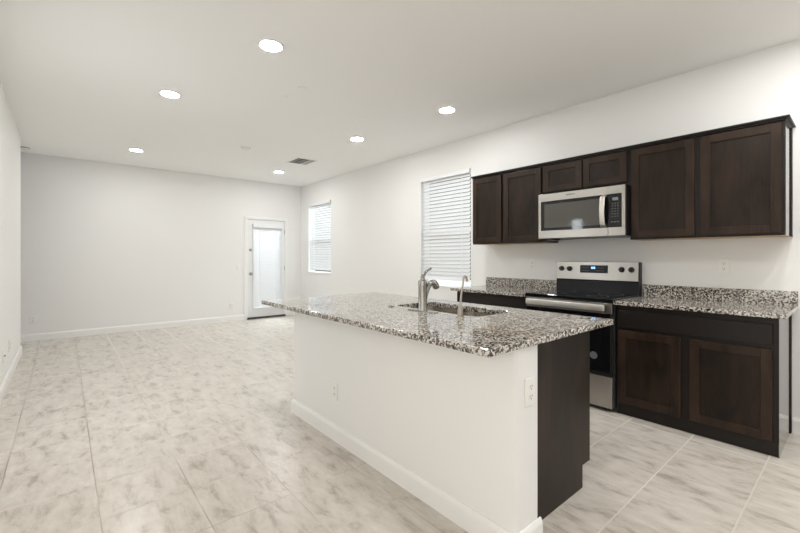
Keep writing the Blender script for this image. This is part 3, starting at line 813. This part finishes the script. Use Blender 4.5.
cp = MB().prism([(xp0, 1.012), (xp0 + 0.02, 1.012), (xp0 + 0.03, 1.178), (xp0 + 0.008, 1.178)], 'y', RY0 + 0.008, RY1 - 0.002)
cpo = obj('control_panel', cp, M_SS, rg)
def px(z): return xp0 + 0.008 * (z - 1.012) / 0.166
dsp = MB().prism([(px(1.075) - 0.0015, 1.075), (px(1.075) + 0.004, 1.075), (px(1.148) + 0.004, 1.148), (px(1.148) - 0.0015, 1.148)], 'y', 1.542, 1.800)
dp = obj('display', dsp, plain('display_black', (0.008, 0.009, 0.011), 0.25, spec=0.2), rg)
for k, y in enumerate((1.690, 1.681, 1.670, 1.661)):
    obj('clock_digit', MB().box(px(1.125) - 0.0026, px(1.125) - 0.0012, y - 0.0036, y + 0.0036, 1.114, 1.134), M_LCD, dp, label='lit blue digit')
for y0_ in (1.782, 1.640):
    for k in range(4):
        for j in range(2):
            y = y0_ - k * 0.019
            obj('touch_key', MB().box(px(1.11) - 0.0026, px(1.11) - 0.001, y - 0.005, y + 0.005, 1.095 + j * 0.026, 1.0985 + j * 0.026), M_STICKER, dp)
for y in (1.985, 1.905, 1.424, 1.344):
    kn = obj('knob', MB().lathe([(0.025, 0), (0.025, 0.004), (0.0215, 0.006), (0.019, 0.026), (0.0165, 0.029), (0.001, 0.029)], (px(1.112), y, 1.112), (-1, 0, 0.05)), M_KNOB, cpo, True)
    obj('knob_grip', MB().box(px(1.105) - 0.035, px(1.105) - 0.026, y - 0.004, y + 0.004, 1.092, 1.132, 0.002), M_KNOB, kn)
# oven door
od = MB()
od.box(RX, RX + 0.034, RY0 + 0.002, RY1 - 0.002, 0.288, 0.860, 0.003)
odo = obj('oven_door', od, M_BLACK, rg)
obj('door_top_band', MB().box(RX - 0.004, RX + 0.01, RY0 + 0.003, RY1 - 0.003, 0.778, 0.860, 0.003), M_SSBAND, odo)
obj('door_glass', MB().box(RX - 0.004, RX + 0.004, RY0 + 0.012, RY1 - 0.012, 0.300, 0.776, 0.002), M_BLACKGLASS, odo)
hd = MB()
hd.box(RX - 0.058, RX - 0.034, RY0 + 0.045, RY1 - 0.030, 0.802, 0.852, 0.006, 3)
hdo = obj('door_handle', hd, M_SSBAR, odo, True)
for y in (RY0 + 0.075, RY1 - 0.06):
    obj('handle_post', MB().box(RX - 0.036, RX - 0.002, y - 0.012, y + 0.012, 0.815, 0.842, 0.003), M_DARKGREY, rg)
obj('sticker', MB().cyl((RX - 0.004, 1.425, 0.435), (-1, 0, 0), 0.030, 0.001, 32), M_STICKER, odo, label='round grey sticker')
obj('storage_drawer', MB().box(RX, RX + 0.03, RY0 + 0.004, RY1 - 0.004, 0.034, 0.280, 0.004), M_SS, rg)

# ------------------------------------------------------------------ microwave
MX, MY0, MY1, MZ0, MZ1 = 3.487, 1.272, 2.046, 1.398, 1.823
mw = thing('microwave', 'stainless over the range microwave with black window under the short cabinet', 'microwave', (3.69, 1.66, MZ0))
obj('body', MB().box(MX + 0.03, XR, MY0 + 0.002, MY1 - 0.002, MZ0 + 0.004, MZ1, 0.002), M_BLACK, mw)
dyS = 1.406                                  # seam between door and controls
mdf = MB()
mdf.box(MX, MX + 0.028, dyS + 0.001, MY1, 1.752, MZ1 - 0.002, 0.003); mdf.box(MX, MX + 0.028, dyS + 0.001, MY1, MZ0 + 0.004, 1.475, 0.003)
mdf.box(MX, MX + 0.028, 2.020, MY1, 1.472, 1.755, 0.003)
md = obj('door', mdf, M_SS, mw)
obj('window_glass', MB().box(MX + 0.003, MX + 0.026, dyS + 0.002, 2.022, 1.474, 1.753), M_BLACKGLASS, md)
obj('window_screen', MB().box(MX + 0.0015, MX + 0.004, 1.47, 1.985, 1.500, 1.725, 0.001), plain('door_screen', (0.085, 0.08, 0.072), 0.06), md)
hd = MB()
hd.tube([(MX + 0.002, 1.438, 1.742), (MX - 0.030, 1.438, 1.728), (MX - 0.044, 1.438, 1.665), (MX - 0.047, 1.438, 1.612), (MX - 0.044, 1.438, 1.56), (MX - 0.030, 1.438, 1.498), (MX + 0.002, 1.438, 1.484)], 0.021, 16, 5, squash=0.5)
obj('handle', hd, M_SSBAR, md, True)
cpf = MB()
cpf.box(MX, MX + 0.028, MY0, dyS - 0.001, 1.752, MZ1 - 0.002, 0.003); cpf.box(MX, MX + 0.028, MY0, dyS - 0.001, MZ0 + 0.004, 1.475, 0.003)
cpf.box(MX, MX + 0.028, MY0, 1.299, 1.472, 1.755, 0.003)
cf = obj('control_frame', cpf, M_SS, mw)
kp = obj('keypad', MB().box(MX + 0.001, MX + 0.026, 1.297, dyS - 0.001, 1.473, 1.754), M_BLACKGLASS, mw)
obj('display', MB().box(MX - 0.0002, MX + 0.0012, 1.326, 1.372, 1.698, 1.722), M_LCDDIM, kp)
M_KEY = plain('key_grey', (0.13, 0.13, 0.135), 0.4)
for r in range(6):
    for k in range(3):
        y = 1.328 + k * 0.021; z = 1.672 - r * 0.0215
        obj('touch_key', MB().box(MX - 0.0002, MX + 0.0012, y - 0.006, y + 0.006, z - 0.003, z + 0.003), M_KEY, kp)
for y in (1.326, 1.350, 1.374): obj('start_key', MB().box(MX - 0.0002, MX + 0.0012, y - 0.009, y + 0.009, 1.516, 1.523), M_KEY, kp)
lg = MB()
for k in range(9): lg.box(MX - 0.0012, MX + 0.0005, 1.768 - k * 0.0095 - 0.0033, 1.768 - k * 0.0095 + 0.0033, 1.788, 1.799)
obj('maker_badge', lg, M_STICKER, md)
obj('vent_grille', MB().box(MX + 0.03, MX + 0.20, 1.93, MY1 - 0.01, MZ0 - 0.010, MZ0 + 0.006, 0.002), M_BLACK, mw)
